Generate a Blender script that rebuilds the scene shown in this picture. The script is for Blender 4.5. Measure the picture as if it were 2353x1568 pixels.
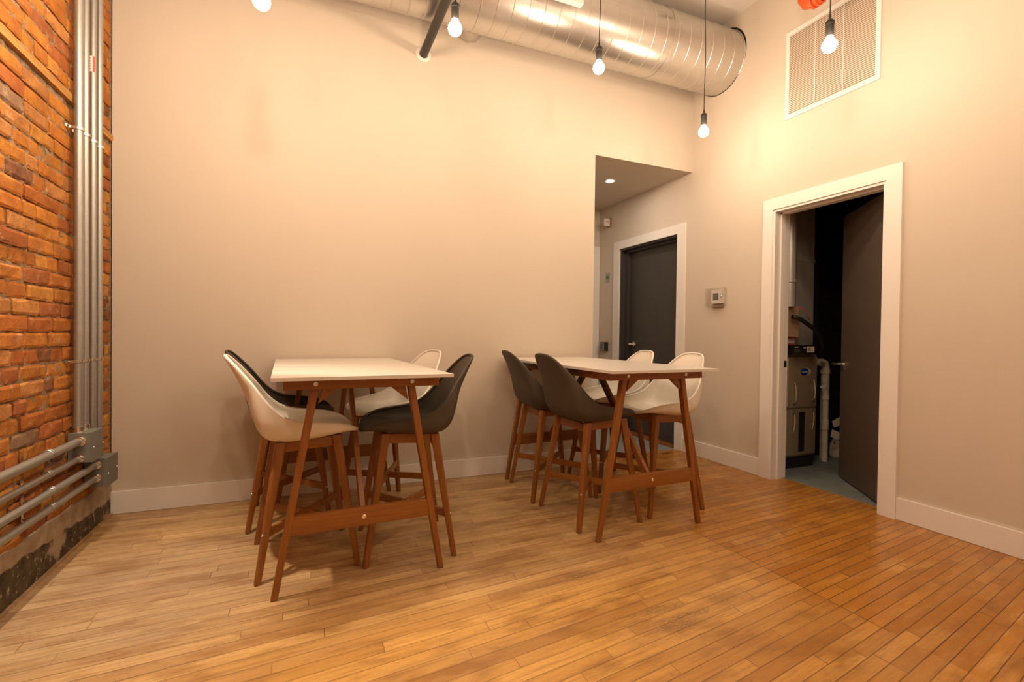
import bpy, bmesh, math, random
from mathutils import Vector, Matrix, Euler, noise

SC = bpy.context.scene
COL = SC.collection
for o in list(bpy.data.objects):
    bpy.data.objects.remove(o)

# ------------------------------------------------------------------ camera
XR, XO, ZH, ZC = 4.326, 3.2776, 2.5995, 3.754
YE = 1.534
YF = -6.2
cd = bpy.data.cameras.new('camera')
cam = bpy.data.objects.new('camera', cd)
COL.objects.link(cam)
yaw, pit, rol, FPX = map(float, (-22.8948, -0.6989, 0.7142, 1113.72))
y_, p_, r_ = (math.radians(a) for a in (yaw, pit, rol))
fwd = Vector((-math.sin(y_) * math.cos(p_), math.cos(y_) * math.cos(p_), math.sin(p_)))
rt = Vector((math.cos(y_), math.sin(y_), 0))
up = rt.cross(fwd)
R2 = math.cos(r_) * rt + math.sin(r_) * up
U2 = -math.sin(r_) * rt + math.cos(r_) * up
m = Matrix((R2, U2, -fwd)).transposed().to_4x4()
m.translation = Vector((1.0579, -3.5043, 1.0761))
cam.matrix_world = m
cd.sensor_width = 36
cd.lens = FPX / 2353 * 36
cd.clip_start = 0.05
SC.camera = cam

# ------------------------------------------------------------------ world and exposure
w = bpy.data.worlds.new('world')
SC.world = w
w.use_nodes = True
w.node_tree.nodes['Background'].inputs[0].default_value = (0.5, 0.45, 0.4, 1)
w.node_tree.nodes['Background'].inputs[1].default_value = 0.05
SC.view_settings.view_transform = 'Standard'
SC.view_settings.look = 'None'
SC.view_settings.exposure = 0.0
SC.view_settings.gamma = 1.0
SC.view_settings.use_curve_mapping = False

BULB = 290.0                      # bulb emission
BULB_OFF = 450.0  # unseen pendants, set brighter than the visible bulbs to fill the room
SPOT_W = 250.0
BULB_COL = (1.0, 0.77, 0.55, 1)
# pendant positions: (x, y, z of bulb centre)
PENDANTS = [(0.863, -1.10, 2.528), (1.766, -1.00, 2.697), (2.755, -0.85, 2.787),
            (3.727, -0.75, 2.589), (3.622, -1.75, 2.652)]
PENDANTS_OFF = [(0.46, -1.41, 2.62), (0.93, -1.85, 2.68), (2.62, -2.25, 2.80), (1.2, -3.3, 2.7), (3.3, -3.7, 2.7),
                (2.2, -4.7, 2.7)]

# ------------------------------------------------------------------ helpers
def tag(o, label=None, cat=None, group=None, kind=None):
    if label: o['label'] = label
    if cat: o['category'] = cat
    if group: o['group'] = group
    if kind: o['kind'] = kind
    return o

def obj(name, bm, mat, parent=None, smooth=False, bevel=0.0, seg=2, autos=None):
    if bevel > 0:
        es = [e for e in bm.edges if len(e.link_faces) == 2 and e.calc_face_angle(0) > 0.6]
        bmesh.ops.bevel(bm, geom=es, offset=bevel, segments=seg, profile=0.6, affect='EDGES', clamp_overlap=True)
    me = bpy.data.meshes.new(name)
    bm.normal_update()
    bm.to_mesh(me)
    bm.free()
    if smooth or bevel > 0:
        me.polygons.foreach_set('use_smooth', [True] * len(me.polygons))
        if not smooth or autos:
            me.set_sharp_from_angle(angle=autos or math.radians(40))
    o = bpy.data.objects.new(name, me)
    COL.objects.link(o)
    if mat:
        for mm in (mat if isinstance(mat, (list, tuple)) else [mat]):
            me.materials.append(mm)
    if parent: o.parent = parent
    return o

def empty(name, loc, rz=0.0):
    o = bpy.data.objects.new(name, None)
    o.empty_display_size = 0.1
    COL.objects.link(o)
    o.location = loc
    o.rotation_euler = (0, 0, rz)
    return o

def box(bm, x0, x1, y0, y1, z0, z1, mi=0):
    v = [bm.verts.new(p) for p in ((x0, y0, z0), (x1, y0, z0), (x1, y1, z0), (x0, y1, z0),
                                   (x0, y0, z1), (x1, y0, z1), (x1, y1, z1), (x0, y1, z1))]
    for f in ((3, 2, 1, 0), (4, 5, 6, 7), (0, 1, 5, 4), (1, 2, 6, 5), (2, 3, 7, 6), (3, 0, 4, 7)):
        fc = bm.faces.new([v[i] for i in f])
        fc.material_index = mi
    return bm

def B(x0, x1, y0, y1, z0, z1):
    return box(bmesh.new(), x0, x1, y0, y1, z0, z1)

def bar(bm, p0, p1, w0, d0, w1, d1, xdir=(1, 0, 0), flat=True):
    """tapered rectangular bar; w along xdir, d across; horizontal ends if flat"""
    p0, p1 = Vector(p0), Vector(p1)
    ax = (p1 - p0).normalized()
    X = Vector(xdir)
    if flat:
        X = (X - Vector((0, 0, X.z))).normalized()
        Y = Vector((0, 0, 1)).cross(X)
    else:
        X = (X - ax * X.dot(ax)).normalized()
        Y = ax.cross(X)
    vs = []
    for p, ww, dd in ((p0, w0, d0), (p1, w1, d1)):
        for sx, sy in ((-1, -1), (1, -1), (1, 1), (-1, 1)):
            vs.append(bm.verts.new(p + X * sx * ww / 2 + Y * sy * dd / 2))
    for f in ((3, 2, 1, 0), (4, 5, 6, 7), (0, 1, 5, 4), (1, 2, 6, 5), (2, 3, 7, 6), (3, 0, 4, 7)):
        bm.faces.new([vs[i] for i in f])
    bmesh.ops.recalc_face_normals(bm, faces=bm.faces)
    return bm

def tube(bm, pts, rad, n=12, cap=True):
    pts = [Vector(p) for p in pts]
    rings = []
    prevX = None
    for i, p in enumerate(pts):
        if i == 0: t = pts[1] - p
        elif i == len(pts) - 1: t = p - pts[-2]
        else: t = (pts[i + 1] - p).normalized() + (p - pts[i - 1]).normalized()
        t.normalize()
        if prevX is None:
            a = Vector((0, 0, 1)) if abs(t.z) < 0.9 else Vector((1, 0, 0))
            X = a.cross(t).normalized()
        else:
            X = (prevX - t * prevX.dot(t)).normalized()
        prevX = X
        Y = t.cross(X)
        r = rad[i] if isinstance(rad, (list, tuple)) else rad
        rings.append([bm.verts.new(p + (X * math.cos(2 * math.pi * k / n) + Y * math.sin(2 * math.pi * k / n)) * r) for k in range(n)])
    for a, b in zip(rings, rings[1:]):
        for k in range(n):
            bm.faces.new((a[k], a[(k + 1) % n], b[(k + 1) % n], b[k]))
    if cap:
        bm.faces.new(rings[0][::-1])
        bm.faces.new(rings[-1])
    return bm

def lathe(bm, prof, n=24, M=None, cap=True):
    """prof: list of (r, z) along local z"""
    M = M or Matrix()
    rings = []
    for r, z in prof:
        if r < 1e-5:
            rings.append([bm.verts.new(M @ Vector((0, 0, z)))])
        else:
            rings.append([bm.verts.new(M @ Vector((r * math.cos(2 * math.pi * k / n), r * math.sin(2 * math.pi * k / n), z))) for k in range(n)])
    for a, b in zip(rings, rings[1:]):
        for k in range(n):
            k2 = (k + 1) % n
            if len(a) == 1 and len(b) == 1: continue
            if len(a) == 1: bm.faces.new((a[0], b[k2], b[k]))
            elif len(b) == 1: bm.faces.new((a[k], a[k2], b[0]))
            else: bm.faces.new((a[k], a[k2], b[k2], b[k]))
    if cap and len(rings[0]) > 1: bm.faces.new(rings[0][::-1])
    if cap and len(rings[-1]) > 1: bm.faces.new(rings[-1])
    bmesh.ops.recalc_face_normals(bm, faces=bm.faces)
    return bm

def axm(loc, d):
    """matrix placing local z along direction d at loc"""
    q = Vector(d).to_track_quat('Z', 'Y')
    return Matrix.Translation(Vector(loc)) @ q.to_matrix().to_4x4()

# ------------------------------------------------------------------ materials
class NT:
    def __init__(s, name):
        s.m = bpy.data.materials.new(name)
        s.m.use_nodes = True
        s.t = s.m.node_tree
        s.n = s.t.nodes
        s.b = s.n['Principled BSDF']
    def new(s, t, **k):
        x = s.n.new(t)
        for a, b in k.items(): setattr(x, a, b)
        return x
    def lk(s, a, b): s.t.links.new(a, b)
    def math(s, op, a, b=None, c=None, clamp=False):
        x = s.new('ShaderNodeMath', operation=op, use_clamp=clamp)
        for i, v in enumerate((a, b, c)):
            if v is None: continue
            if isinstance(v, (int, float)): x.inputs[i].default_value = v
            else: s.lk(v, x.inputs[i])
        return x.outputs[0]
    def mix(s, fac, a, b, mode='MIX'):
        x = s.new('ShaderNodeMix', data_type='RGBA', blend_type=mode)
        for i, v in ((0, fac), (6, a), (7, b)):
            if isinstance(v, (int, float)): x.inputs[i].default_value = v
            elif isinstance(v, tuple): x.inputs[i].default_value = (v + (1,))[:4]
            else: s.lk(v, x.inputs[i])
        return x.outputs[2]
    def noise(s, vec, scale, detail=3, rough=0.5):
        x = s.new('ShaderNodeTexNoise')
        x.inputs['Scale'].default_value = scale
        x.inputs['Detail'].default_value = detail
        x.inputs['Roughness'].default_value = rough
        if vec is not None: s.lk(vec, x.inputs['Vector'])
        return x.outputs['Fac']
    def pos(s): return s.new('ShaderNodeNewGeometry').outputs['Position']
    def objc(s): return s.new('ShaderNodeTexCoord').outputs['Object']
    def scale(s, vec, v):
        x = s.new('ShaderNodeVectorMath', operation='MULTIPLY')
        s.lk(vec, x.inputs[0]); x.inputs[1].default_value = v
        return x.outputs[0]
    def sep(s, vec):
        x = s.new('ShaderNodeSeparateXYZ'); s.lk(vec, x.inputs[0]); return x.outputs
    def comb(s, a, b, c=0.0):
        x = s.new('ShaderNodeCombineXYZ')
        for i, v in enumerate((a, b, c)):
            if isinstance(v, (int, float)): x.inputs[i].default_value = v
            else: s.lk(v, x.inputs[i])
        return x.outputs[0]
    def ramp(s, fac, stops):
        x = s.new('ShaderNodeValToRGB')
        e = x.color_ramp.elements
        while len(e) < len(stops): e.new(0.5)
        for i, (p, c) in enumerate(stops):
            e[i].position = p
            e[i].color = (c + (1,))[:4] if isinstance(c, tuple) else (c, c, c, 1)
        s.lk(fac, x.inputs[0])
        return x.outputs[0]
    def maprange(s, v, a, b, c=0.0, d=1.0, smooth=True):
        x = s.new('ShaderNodeMapRange', interpolation_type='SMOOTHSTEP' if smooth else 'LINEAR')
        s.lk(v, x.inputs[0])
        for i, q in enumerate((a, b, c, d)): x.inputs[i + 1].default_value = q
        return x.outputs[0]
    def bump(s, h, strength=0.3, dist=0.01):
        x = s.new('ShaderNodeBump')
        x.inputs['Strength'].default_value = strength
        x.inputs['Distance'].default_value = dist
        s.lk(h, x.inputs['Height'])
        s.lk(x.outputs[0], s.b.inputs['Normal'])
    def set(s, **k):
        for a, v in k.items():
            i = s.b.inputs[a.replace('_', ' ')]
            if isinstance(v, (int, float)): i.default_value = v
            elif isinstance(v, tuple): i.default_value = (v + (1,))[:4]
            else: s.lk(v, i)
        return s

def plain(name, c, rough=0.5, metal=0.0, spec=None, var=0.06, vs=6.0, bump=0.0, bs=300.0):
    t = NT(name)
    n = t.noise(t.objc(), vs, 4)
    col = t.mix(n, tuple(x * (1 - var) for x in c), tuple(min(1, x * (1 + var)) for x in c))
    t.set(Base_Color=col, Roughness=rough, Metallic=metal)
    if spec is not None: t.set(Specular_IOR_Level=spec)
    if bump:
        t.bump(t.noise(t.objc(), bs, 2), bump, 0.001)
    return t.m

def wood(name, c0, c1, axis='z', rough=0.38, sc=1.0):
    t = NT(name)
    s = {'x': (2, 45, 45), 'y': (45, 2, 45), 'z': (45, 45, 2)}[axis]
    v = t.scale(t.objc(), tuple(a * sc for a in s))
    n = t.noise(v, 1.6, 6, 0.65)
    n2 = t.noise(t.scale(t.objc(), tuple(a * sc * 5 for a in s)), 1.0, 3)
    f = t.math('ADD', t.math('MULTIPLY', n, 0.75), t.math('MULTIPLY', n2, 0.25))
    t.set(Base_Color=t.ramp(f, [(0.3, c0), (0.7, c1)]), Roughness=rough)
    t.bump(n2, 0.12, 0.002)
    return t.m

M = {}
def wallmat(name, c):
    t = NT(name)
    p = t.pos()
    n = t.noise(p, 1.3, 3)
    n2 = t.noise(t.scale(p, (3, 3, 0.8)), 1.0, 2)
    f = t.math('MULTIPLY', t.math('ADD', n, n2), 0.5)
    col = t.mix(f, tuple(x * 0.965 for x in c), tuple(x * 1.035 for x in c))
    t.set(Base_Color=col, Roughness=0.75, Specular_IOR_Level=0.25)
    t.bump(t.noise(p, 260, 3), 0.06, 0.001)
    return t.m
M['wall'] = wallmat('wall_paint', (0.61, 0.538, 0.450))
M['ceil'] = wallmat('ceiling_paint', (0.72, 0.68, 0.62))
M['trim'] = plain('trim_paint', (0.80, 0.765, 0.725), 0.42, var=0.03, vs=3, bump=0.03, bs=90)
M['wood'] = wood('teak_stain', (0.19, 0.064, 0.012), (0.34, 0.128, 0.024), 'z')
M['woody'] = wood('teak_stain_long', (0.19, 0.064, 0.012), (0.34, 0.128, 0.024), 'x')
M['woodyy'] = wood('teak_stain_across', (0.19, 0.064, 0.012), (0.34, 0.128, 0.024), 'y')
M['top'] = plain('white_laminate', (0.66, 0.62, 0.565), 0.30, var=0.01)
M['white'] = plain('cream_plastic', (0.80, 0.75, 0.67), 0.42, var=0.015, bump=0.05, bs=700)
M['dark'] = plain('charcoal_plastic', (0.078, 0.063, 0.047), 0.55, spec=0.3, var=0.04, bump=0.05, bs=700)
M['screw'] = plain('steel_screw', (0.75, 0.73, 0.7), 0.25, 1.0)
M['chrome'] = plain('satin_chrome', (0.8, 0.79, 0.77), 0.22, 1.0)
M['doorgrey'] = plain('door_charcoal_paint', (0.050, 0.045, 0.043), 0.45, var=0.05)
M['doorbrown'] = plain('door_brown_paint', (0.075, 0.055, 0.042), 0.5, var=0.05)
M['black'] = plain('black_plastic', (0.018, 0.017, 0.016), 0.45)
M['blackpipe'] = plain('black_iron', (0.030, 0.026, 0.023), 0.42, 0.2, var=0.3, vs=40)
M['orange'] = plain('orange_coupling_paint', (0.62, 0.085, 0.012), 0.35)
M['closet'] = plain('shade_dark_wall', (0.05, 0.042, 0.036), 0.9, var=0.2)  # unlit closet darkness painted into the wall colour
M['pvc'] = plain('pvc_pipe', (0.66, 0.61, 0.54), 0.4, var=0.04)
M['paper'] = plain('paper_tag', (0.78, 0.72, 0.6), 0.8)
M['card'] = plain('cardboard', (0.34, 0.22, 0.13), 0.85, var=0.1)
M['redbox'] = plain('red_white_print', (0.45, 0.10, 0.07), 0.6)
M['label'] = plain('white_label', (0.75, 0.73, 0.68), 0.6)
M['red'] = plain('red_print', (0.60, 0.06, 0.04), 0.5)
M['green'] = plain('green_button', (0.02, 0.22, 0.12), 0.4)
M['ink'] = plain('dark_print', (0.05, 0.05, 0.055), 0.6)
M['lcd'] = plain('lcd_screen', (0.16, 0.17, 0.12), 0.2)
M['blue'] = plain('blue_enamel', (0.01, 0.03, 0.28), 0.3)
M['boxgrey'] = plain('grey_enamel_box', (0.16, 0.155, 0.135), 0.5, var=0.05)
M['furn'] = plain('grey_furnace_panel', (0.34, 0.28, 0.20), 0.36, 0.25, var=0.12, vs=3)
M['furnlight'] = plain('cream_handle', (0.62, 0.52, 0.40), 0.4)

t = NT('galvanised_duct')
p = t.pos()
n = t.noise(t.scale(p, (0.5, 2, 2)), 2.0, 3, 0.5)
n2 = t.noise(p, 55, 3, 0.6)
f = t.math('ADD', t.math('MULTIPLY', n, 0.8), t.math('MULTIPLY', n2, 0.2))
t.set(Base_Color=t.ramp(f, [(0.3, (0.56, 0.53, 0.50)), (0.7, (0.72, 0.69, 0.65))]), Metallic=0.95,
      Roughness=t.ramp(f, [(0.3, 0.27), (0.7, 0.38)]))
t.bump(t.noise(t.scale(p, (1, 1.2, 1.2)), 6, 2, 0.5), 0.05, 0.02)
M['duct'] = t.m
t = NT('galvanised_plenum')
n = t.noise(t.scale(t.pos(), (2, 2, 0.8)), 4, 4)
t.set(Base_Color=t.ramp(n, [(0.3, (0.45, 0.43, 0.40)), (0.7, (0.66, 0.63, 0.58))]), Metallic=0.5, Roughness=0.40)
M['plenum'] = t.m
M['conduit'] = plain('zinc_conduit', (0.40, 0.385, 0.36), 0.42, 0.75, var=0.12, vs=50)
M['zinc'] = plain('bright_zinc', (0.72, 0.68, 0.60), 0.25, 1.0)

# clear plastic
t = NT('clear_guard_plastic')
t.set(Base_Color=(0.80, 0.78, 0.75), Roughness=0.05, Transmission_Weight=1.0, IOR=1.12, Alpha=0.35)
M['clear'] = t.m

def emis(name, col, st):
    t = NT(name)
    t.set(Base_Color=(0.9, 0.85, 0.8), Emission_Color=col, Emission_Strength=st)
    return t.m
M['bulb'] = emis('lit_bulb', BULB_COL, BULB)
M['bulb_off'] = emis('unseen_fill_bulb', BULB_COL, BULB_OFF)
M['down'] = emis('lit_downlight', (1.0, 0.86, 0.72, 1), 320.0)
M['led'] = emis('green_led', (0.1, 1.0, 0.5, 1), 0.25)

# brick (per-brick tint stored on the mesh)
t = NT('old_orange_brick')
a = t.new('ShaderNodeAttribute', attribute_name='tint').outputs['Color']
p = t.pos()
n = t.noise(p, 28, 5, 0.65)
n2 = t.noise(p, 9, 4, 0.6)
a = t.mix(1.0, a, t.ramp(n2, [(0.3, (0.62, 0.58, 0.55)), (0.65, (1.0, 1.0, 1.0))]), 'MULTIPLY')
c = t.mix(t.maprange(n, 0.35, 0.7, 0.0, 0.6), a, (0.30, 0.105, 0.035), 'MIX')
c = t.mix(t.maprange(t.noise(p, 13, 5, 0.7), 0.58, 0.68, 0, 0.55), c, (0.48, 0.32, 0.20))
c = t.mix(t.maprange(t.noise(p, 120, 2), 0.62, 0.72, 0, 0.6), c, (0.10, 0.03, 0.012))
t.set(Base_Color=c, Roughness=0.85, Specular_IOR_Level=0.2)
t.bump(t.math('ADD', n, t.math('MULTIPLY', t.noise(p, 130, 4, 0.7), 0.6)), 0.55, 0.006)
M['brick'] = t.m
t = NT('lime_mortar')
p = t.pos()
n = t.noise(p, 40, 5, 0.7)
c = t.ramp(n, [(0.3, (0.13, 0.07, 0.035)), (0.55, (0.30, 0.20, 0.125)), (0.75, (0.46, 0.36, 0.25))])
t.set(Base_Color=c, Roughness=0.95, Specular_IOR_Level=0.1)
t.bump(n, 0.8, 0.008)
M['mortar'] = t.m
t = NT('old_timber_lintel')
p = t.pos()
n = t.noise(t.scale(p, (10, 3, 40)), 2.0, 5, 0.6)
t.set(Base_Color=t.ramp(n, [(0.3, (0.30, 0.13, 0.03)), (0.7, (0.55, 0.28, 0.07))]), Roughness=0.8)
t.bump(n, 0.5, 0.006)
M['lintel'] = t.m
t = NT('stained_concrete_base')
p = t.pos()
s = t.sep(p)
n = t.noise(p, 9, 5, 0.6)
edge = t.math('ADD', t.math('ADD', s[2], t.math('MULTIPLY', s[1], 0.065)), t.math('MULTIPLY', t.math('SUBTRACT', n, 0.5), 0.06))
m_ = t.maprange(edge, 0.085, 0.093)
n3 = t.noise(p, 38, 4, 0.7)
darkc = t.mix(t.maprange(n3, 0.57, 0.66), t.ramp(t.noise(p, 16, 4), [(0.35, (0.035, 0.023, 0.010)), (0.65, (0.10, 0.070, 0.035))]), (0.38, 0.31, 0.22))
lightc = t.ramp(t.noise(p, 14, 5), [(0.3, (0.30, 0.215, 0.14)), (0.7, (0.47, 0.37, 0.27))])
c = t.mix(m_, darkc, lightc)
c = t.mix(t.maprange(t.noise(p, 5, 3), 0.60, 0.66, 0, 0.85), c, (0.40, 0.30, 0.21))
t.set(Base_Color=c, Roughness=0.8)
t.bump(n3, 0.35, 0.006)
M['concrete'] = t.m
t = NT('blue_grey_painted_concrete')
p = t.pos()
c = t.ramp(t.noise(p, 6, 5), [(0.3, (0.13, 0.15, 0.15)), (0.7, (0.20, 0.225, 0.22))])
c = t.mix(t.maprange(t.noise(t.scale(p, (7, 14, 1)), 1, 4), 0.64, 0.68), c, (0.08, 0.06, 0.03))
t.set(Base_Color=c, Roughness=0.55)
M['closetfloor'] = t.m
t = NT('grey_plank_tile')
p = t.pos(); s = t.sep(p)
st = t.noise(t.scale(p, (3, 40, 1)), 2.0, 4, 0.6)
c = t.ramp(st, [(0.3, (0.20, 0.22, 0.235)), (0.7, (0.36, 0.38, 0.39))])
gx = t.math('LESS_THAN', t.math('FRACT', t.math('MULTIPLY', s[1], 6.6)), 0.03)
c = t.mix(t.math('MULTIPLY', gx, 0.5), c, (0.10, 0.10, 0.10))
t.set(Base_Color=c, Roughness=0.34)
M['tile'] = t.m

# maple strip floor: strips run roughly along x, fanning very slightly
t = NT('worn_maple_strip_floor')
p = t.pos(); s = t.sep(p)
X, Y = s[0], s[1]
al, be = -0.019, -0.068
xm = t.math('SUBTRACT', X, 2.0)
cc = t.math('DIVIDE', t.math('SUBTRACT', Y, t.math('MULTIPLY', xm, al)), t.math('ADD', 1.0, t.math('MULTIPLY', xm, be)))
rowf = t.math('DIVIDE', cc, 0.0555)
row = t.math('FLOOR', rowf); fr = t.math('FRACT', rowf)
wn = t.new('ShaderNodeTexWhiteNoise', noise_dimensions='1D'); t.lk(row, wn.inputs['W'])
right = t.math('MULTIPLY', t.math('GREATER_THAN', X, 3.042), t.math('LESS_THAN', Y, -1.38))
u = t.math('ADD', t.math('MULTIPLY', X, 0.95), t.math('ADD', t.math('MULTIPLY', wn.outputs[0], 13.7), t.math('MULTIPLY', right, 37.3)))
u = t.math('ADD', u, t.math('MULTIPLY', t.math('SINE', t.math('MULTIPLY', u, 2.1)), 0.28))
colf = t.math('FLOOR', u); fu = t.math('FRACT', u)
wn2 = t.new('ShaderNodeTexWhiteNoise', noise_dimensions='2D'); t.lk(t.comb(row, colf), wn2.inputs['Vector'])
rnd = wn2.outputs[0]
wc = t.sep(wn2.outputs['Color'])
fine = t.noise(t.scale(p, (26, 150, 1)), 1.0, 4, 0.75)
gv = t.comb(t.math('ADD', t.math('MULTIPLY', X, 3.2), t.math('MULTIPLY', rnd, 50)), t.math('MULTIPLY', cc, 75.0), row)
g1 = t.noise(gv, 1.0, 5, 0.6)
g2 = t.noise(t.scale(gv, (2.5, 3.0, 1)), 1.0, 3, 0.7)
blot = t.noise(t.comb(t.math('MULTIPLY', X, 2.6), t.math('MULTIPLY', Y, 7.0), t.math('MULTIPLY', rnd, 0.8)), 1.3, 4, 0.6)
base_l = t.ramp(rnd, [(0.0, (0.45, 0.275, 0.120)), (0.35, (0.57, 0.37, 0.165)), (0.7, (0.66, 0.44, 0.205)), (1.0, (0.52, 0.325, 0.145))])
base_c = t.ramp(rnd, [(0.0, (0.44, 0.225, 0.062)), (0.35, (0.57, 0.315, 0.090)), (0.7, (0.67, 0.385, 0.115)), (1.0, (0.50, 0.265, 0.075))])
base_r = t.ramp(rnd, [(0.0, (0.37, 0.142, 0.016)), (0.35, (0.44, 0.18, 0.025)), (0.7, (0.50, 0.22, 0.032)), (1.0, (0.40, 0.162, 0.020))])
# old finish survives on the right and near the walls
nn = t.noise(p, 0.9, 3)
xr = t.math('ADD', X, t.math('MULTIPLY', Y, -0.10))
fr_m = t.math('MAXIMUM', t.math('MULTIPLY', right, 1.0), t.maprange(t.math('ADD', xr, t.math('MULTIPLY', nn, 0.5)), 3.15, 3.75))
dfr = t.maprange(Y, -2.6, -1.9, 0.45, 0.0)
keep = t.math('MAXIMUM', fr_m, t.math('MULTIPLY', dfr, t.maprange(X, 0.6, 2.6)))
wornp = t.maprange(t.noise(t.scale(p, (1.4, 4.5, 1)), 1.2, 4, 0.6), 0.52, 0.60)
keep2 = t.math('MULTIPLY', keep, t.math('SUBTRACT', 1.0, t.math('MULTIPLY', wornp, 0.45)))
cen = t.math('MAXIMUM', t.maprange(Y, -1.35, -1.85), t.maprange(t.math('ADD', X, t.math('MULTIPLY', Y, -0.6)), 2.9, 3.9))
c = t.mix(t.math('MULTIPLY', cen, t.maprange(X, 0.1, 1.1, 0.45, 1.0)), base_l, base_c)
c = t.mix(keep2, c, base_r)
# greyed foot traffic band in front of the tables
band = t.math('MULTIPLY', t.maprange(Y, -1.75, -1.2, 0, 1), t.maprange(Y, -0.15, -0.6, 0, 1))
gpatch = t.math('MULTIPLY', t.maprange(t.noise(t.scale(p, (1.1, 3.2, 1)), 1.3, 4, 0.65), 0.46, 0.64), t.math('SUBTRACT', 1.0, t.math('MULTIPLY', keep, 0.9)))
c = t.mix(t.math('MULTIPLY', gpatch, t.math('ADD', 0.18, t.math('MULTIPLY', band, 0.32))), c, (0.40, 0.27, 0.165))
lpat = t.math('MULTIPLY', t.maprange(X, 1.2, 0.5), t.math('MULTIPLY', t.maprange(Y, -1.85, -1.35), t.maprange(Y, -0.45, -0.8)))  # left patch: greyed wear plus the floor's grey sheen painted into the colour
c = t.mix(t.math('MULTIPLY', t.math('MULTIPLY', lpat, 0.62), t.maprange(g1, 0.3, 0.7, 0.5, 1)), c, (0.42, 0.32, 0.235))
c = t.mix(t.math('MULTIPLY', t.maprange(g1, 0.42, 0.72), 0.50), c, (0.27, 0.125, 0.042), 'MIX')
c = t.mix(t.math('MULTIPLY', t.maprange(g2, 0.5, 0.75), 0.36), c, (0.20, 0.09, 0.03), 'MIX')
c = t.mix(t.math('MULTIPLY', t.maprange(blot, 0.47, 0.68), 0.52), c, (0.22, 0.095, 0.028), 'MIX')
c = t.mix(t.math('MULTIPLY', t.maprange(fine, 0.50, 0.72), 0.38), c, (0.17, 0.08, 0.03), 'MIX')
def spot(cx_, cy_, rx, ry):
    dx = t.math('DIVIDE', t.math('SUBTRACT', X, cx_), rx)
    dy = t.math('DIVIDE', t.math('SUBTRACT', Y, cy_), ry)
    d = t.math('ADD', t.math('MULTIPLY', dx, dx), t.math('MULTIPLY', dy, dy))
    return t.maprange(d, 1.2, 0.1)
sp = None
for a4 in ((2.37, -1.985, 0.13, 0.028), (2.33, -2.09, 0.15, 0.035), (2.40, -2.06, 0.2, 0.02), (2.04, -1.655, 0.16, 0.02), (2.2, -1.63, 0.1, 0.03), (1.3, -2.13, .12, .02)):
    q = spot(*a4)
    sp = q if sp is None else t.math('MAXIMUM', sp, q)
gr = t.maprange(t.noise(t.scale(p, (60, 190, 1)), 1.0, 3, 0.8), 0.42, 0.58)
c = t.mix(t.math('MULTIPLY', t.math('MULTIPLY', sp, gr), 0.62), c, (0.13, 0.085, 0.06))
tiny = t.maprange(t.noise(t.scale(p, (18, 70, 1)), 1.0, 3, 0.8), 0.70, 0.74)
c = t.mix(t.math('MULTIPLY', tiny, 0.7), c, (0.08, 0.035, 0.015))
# joints
j1 = t.math('MINIMUM', fr, t.math('SUBTRACT', 1.0, fr))
j2 = t.math('MULTIPLY', t.math('MINIMUM', fu, t.math('SUBTRACT', 1.0, fu)), 0.7)
jl = t.maprange(j1, 0.014, 0.050, 1.0, 0.0)
je = t.maprange(j2, 0.0006, 0.0018, 1.0, 0.0)
sx = t.math('ABSOLUTE', t.math('SUBTRACT', X, 3.042))
seam = t.math('MULTIPLY', t.maprange(sx, 0.0012, 0.003, 1.0, 0.0), t.math('MULTIPLY', t.math('LESS_THAN', Y, -1.38), t.math('GREATER_THAN', Y, -2.42)))
jstr = t.math('ADD', t.math('ADD', 0.34, t.math('MULTIPLY', keep, 0.38)), t.math('MULTIPLY', wc[1], 0.26))
jj = t.math('MULTIPLY', t.math('MAXIMUM', t.math('MAXIMUM', jl, je), seam), jstr)
c = t.mix(jj, c, (0.06, 0.022, 0.008))
t.set(Base_Color=c, Roughness=t.maprange(t.math('SUBTRACT', t.noise(p, 5, 3), t.math('MULTIPLY', keep, 0.2)), 0.2, 0.7, 0.24, 0.42, False), Specular_IOR_Level=0.4)
t.bump(t.math('ADD', t.math('MULTIPLY', jj, -1.0), t.math('MULTIPLY', g1, 0.15)), 0.35, 0.002)
M['floor'] = t.m

# ------------------------------------------------------------------ room shell
D1A, D1B, D1H = -0.869, -1.653, 2.05     # closet doorway (right wall)
D2A, D2B, D2H = 0.163, 1.101, 2.063      # corridor doorway
XT = 4.468
def struct(name, bm, mat, **k):
    return tag(obj(name, bm, mat, **k), kind='structure')
bm = bmesh.new()
box(bm, 0, XR, YF, 0.055, -0.08, 0); box(bm, XR, 4.446, D1B, D1A, -0.08, 0)
struct('floor', bm, M['floor'])
struct('floor', B(XO - .2, 4.45, 0.135, YE + .1, -0.08, 0.0), M['tile'])
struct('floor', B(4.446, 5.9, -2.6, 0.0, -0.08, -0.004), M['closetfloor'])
struct('trim_1', B(XO, XR, 0.055, 0.135, -0.08, 0.005), M['floor'])
struct('ceiling', B(-.2, XT, YF - .2, 0, ZC, ZC + .12), M['ceil'])
bm = bmesh.new()
box(bm, 0.009, XO, 0, YE + .12, 0, ZC); box(bm, XO, XR, 0, YE + .12, ZH, ZC)
struct('wall_back', bm, M['wall'])
struct('wall_corridor_end', B(XO, XR, YE, YE + .12, 0, ZH), M['wall'])
bm = bmesh.new()
for y0, y1, z0, z1 in ((YF, D1B, 0, ZC), (D1B, D1A, D1H, ZC), (D1A, D2A, 0, ZC), (D2A, D2B, D2H, ZC), (D2B, YE + .12, 0, ZC)):
    box(bm, XR, XT, y0, y1, z0, z1)
struct('wall_right', bm, M['wall'])
struct('wall_front', B(-.2, XT, YF - .15, YF, 0, ZC), M['wall'])
bm = bmesh.new()
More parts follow.
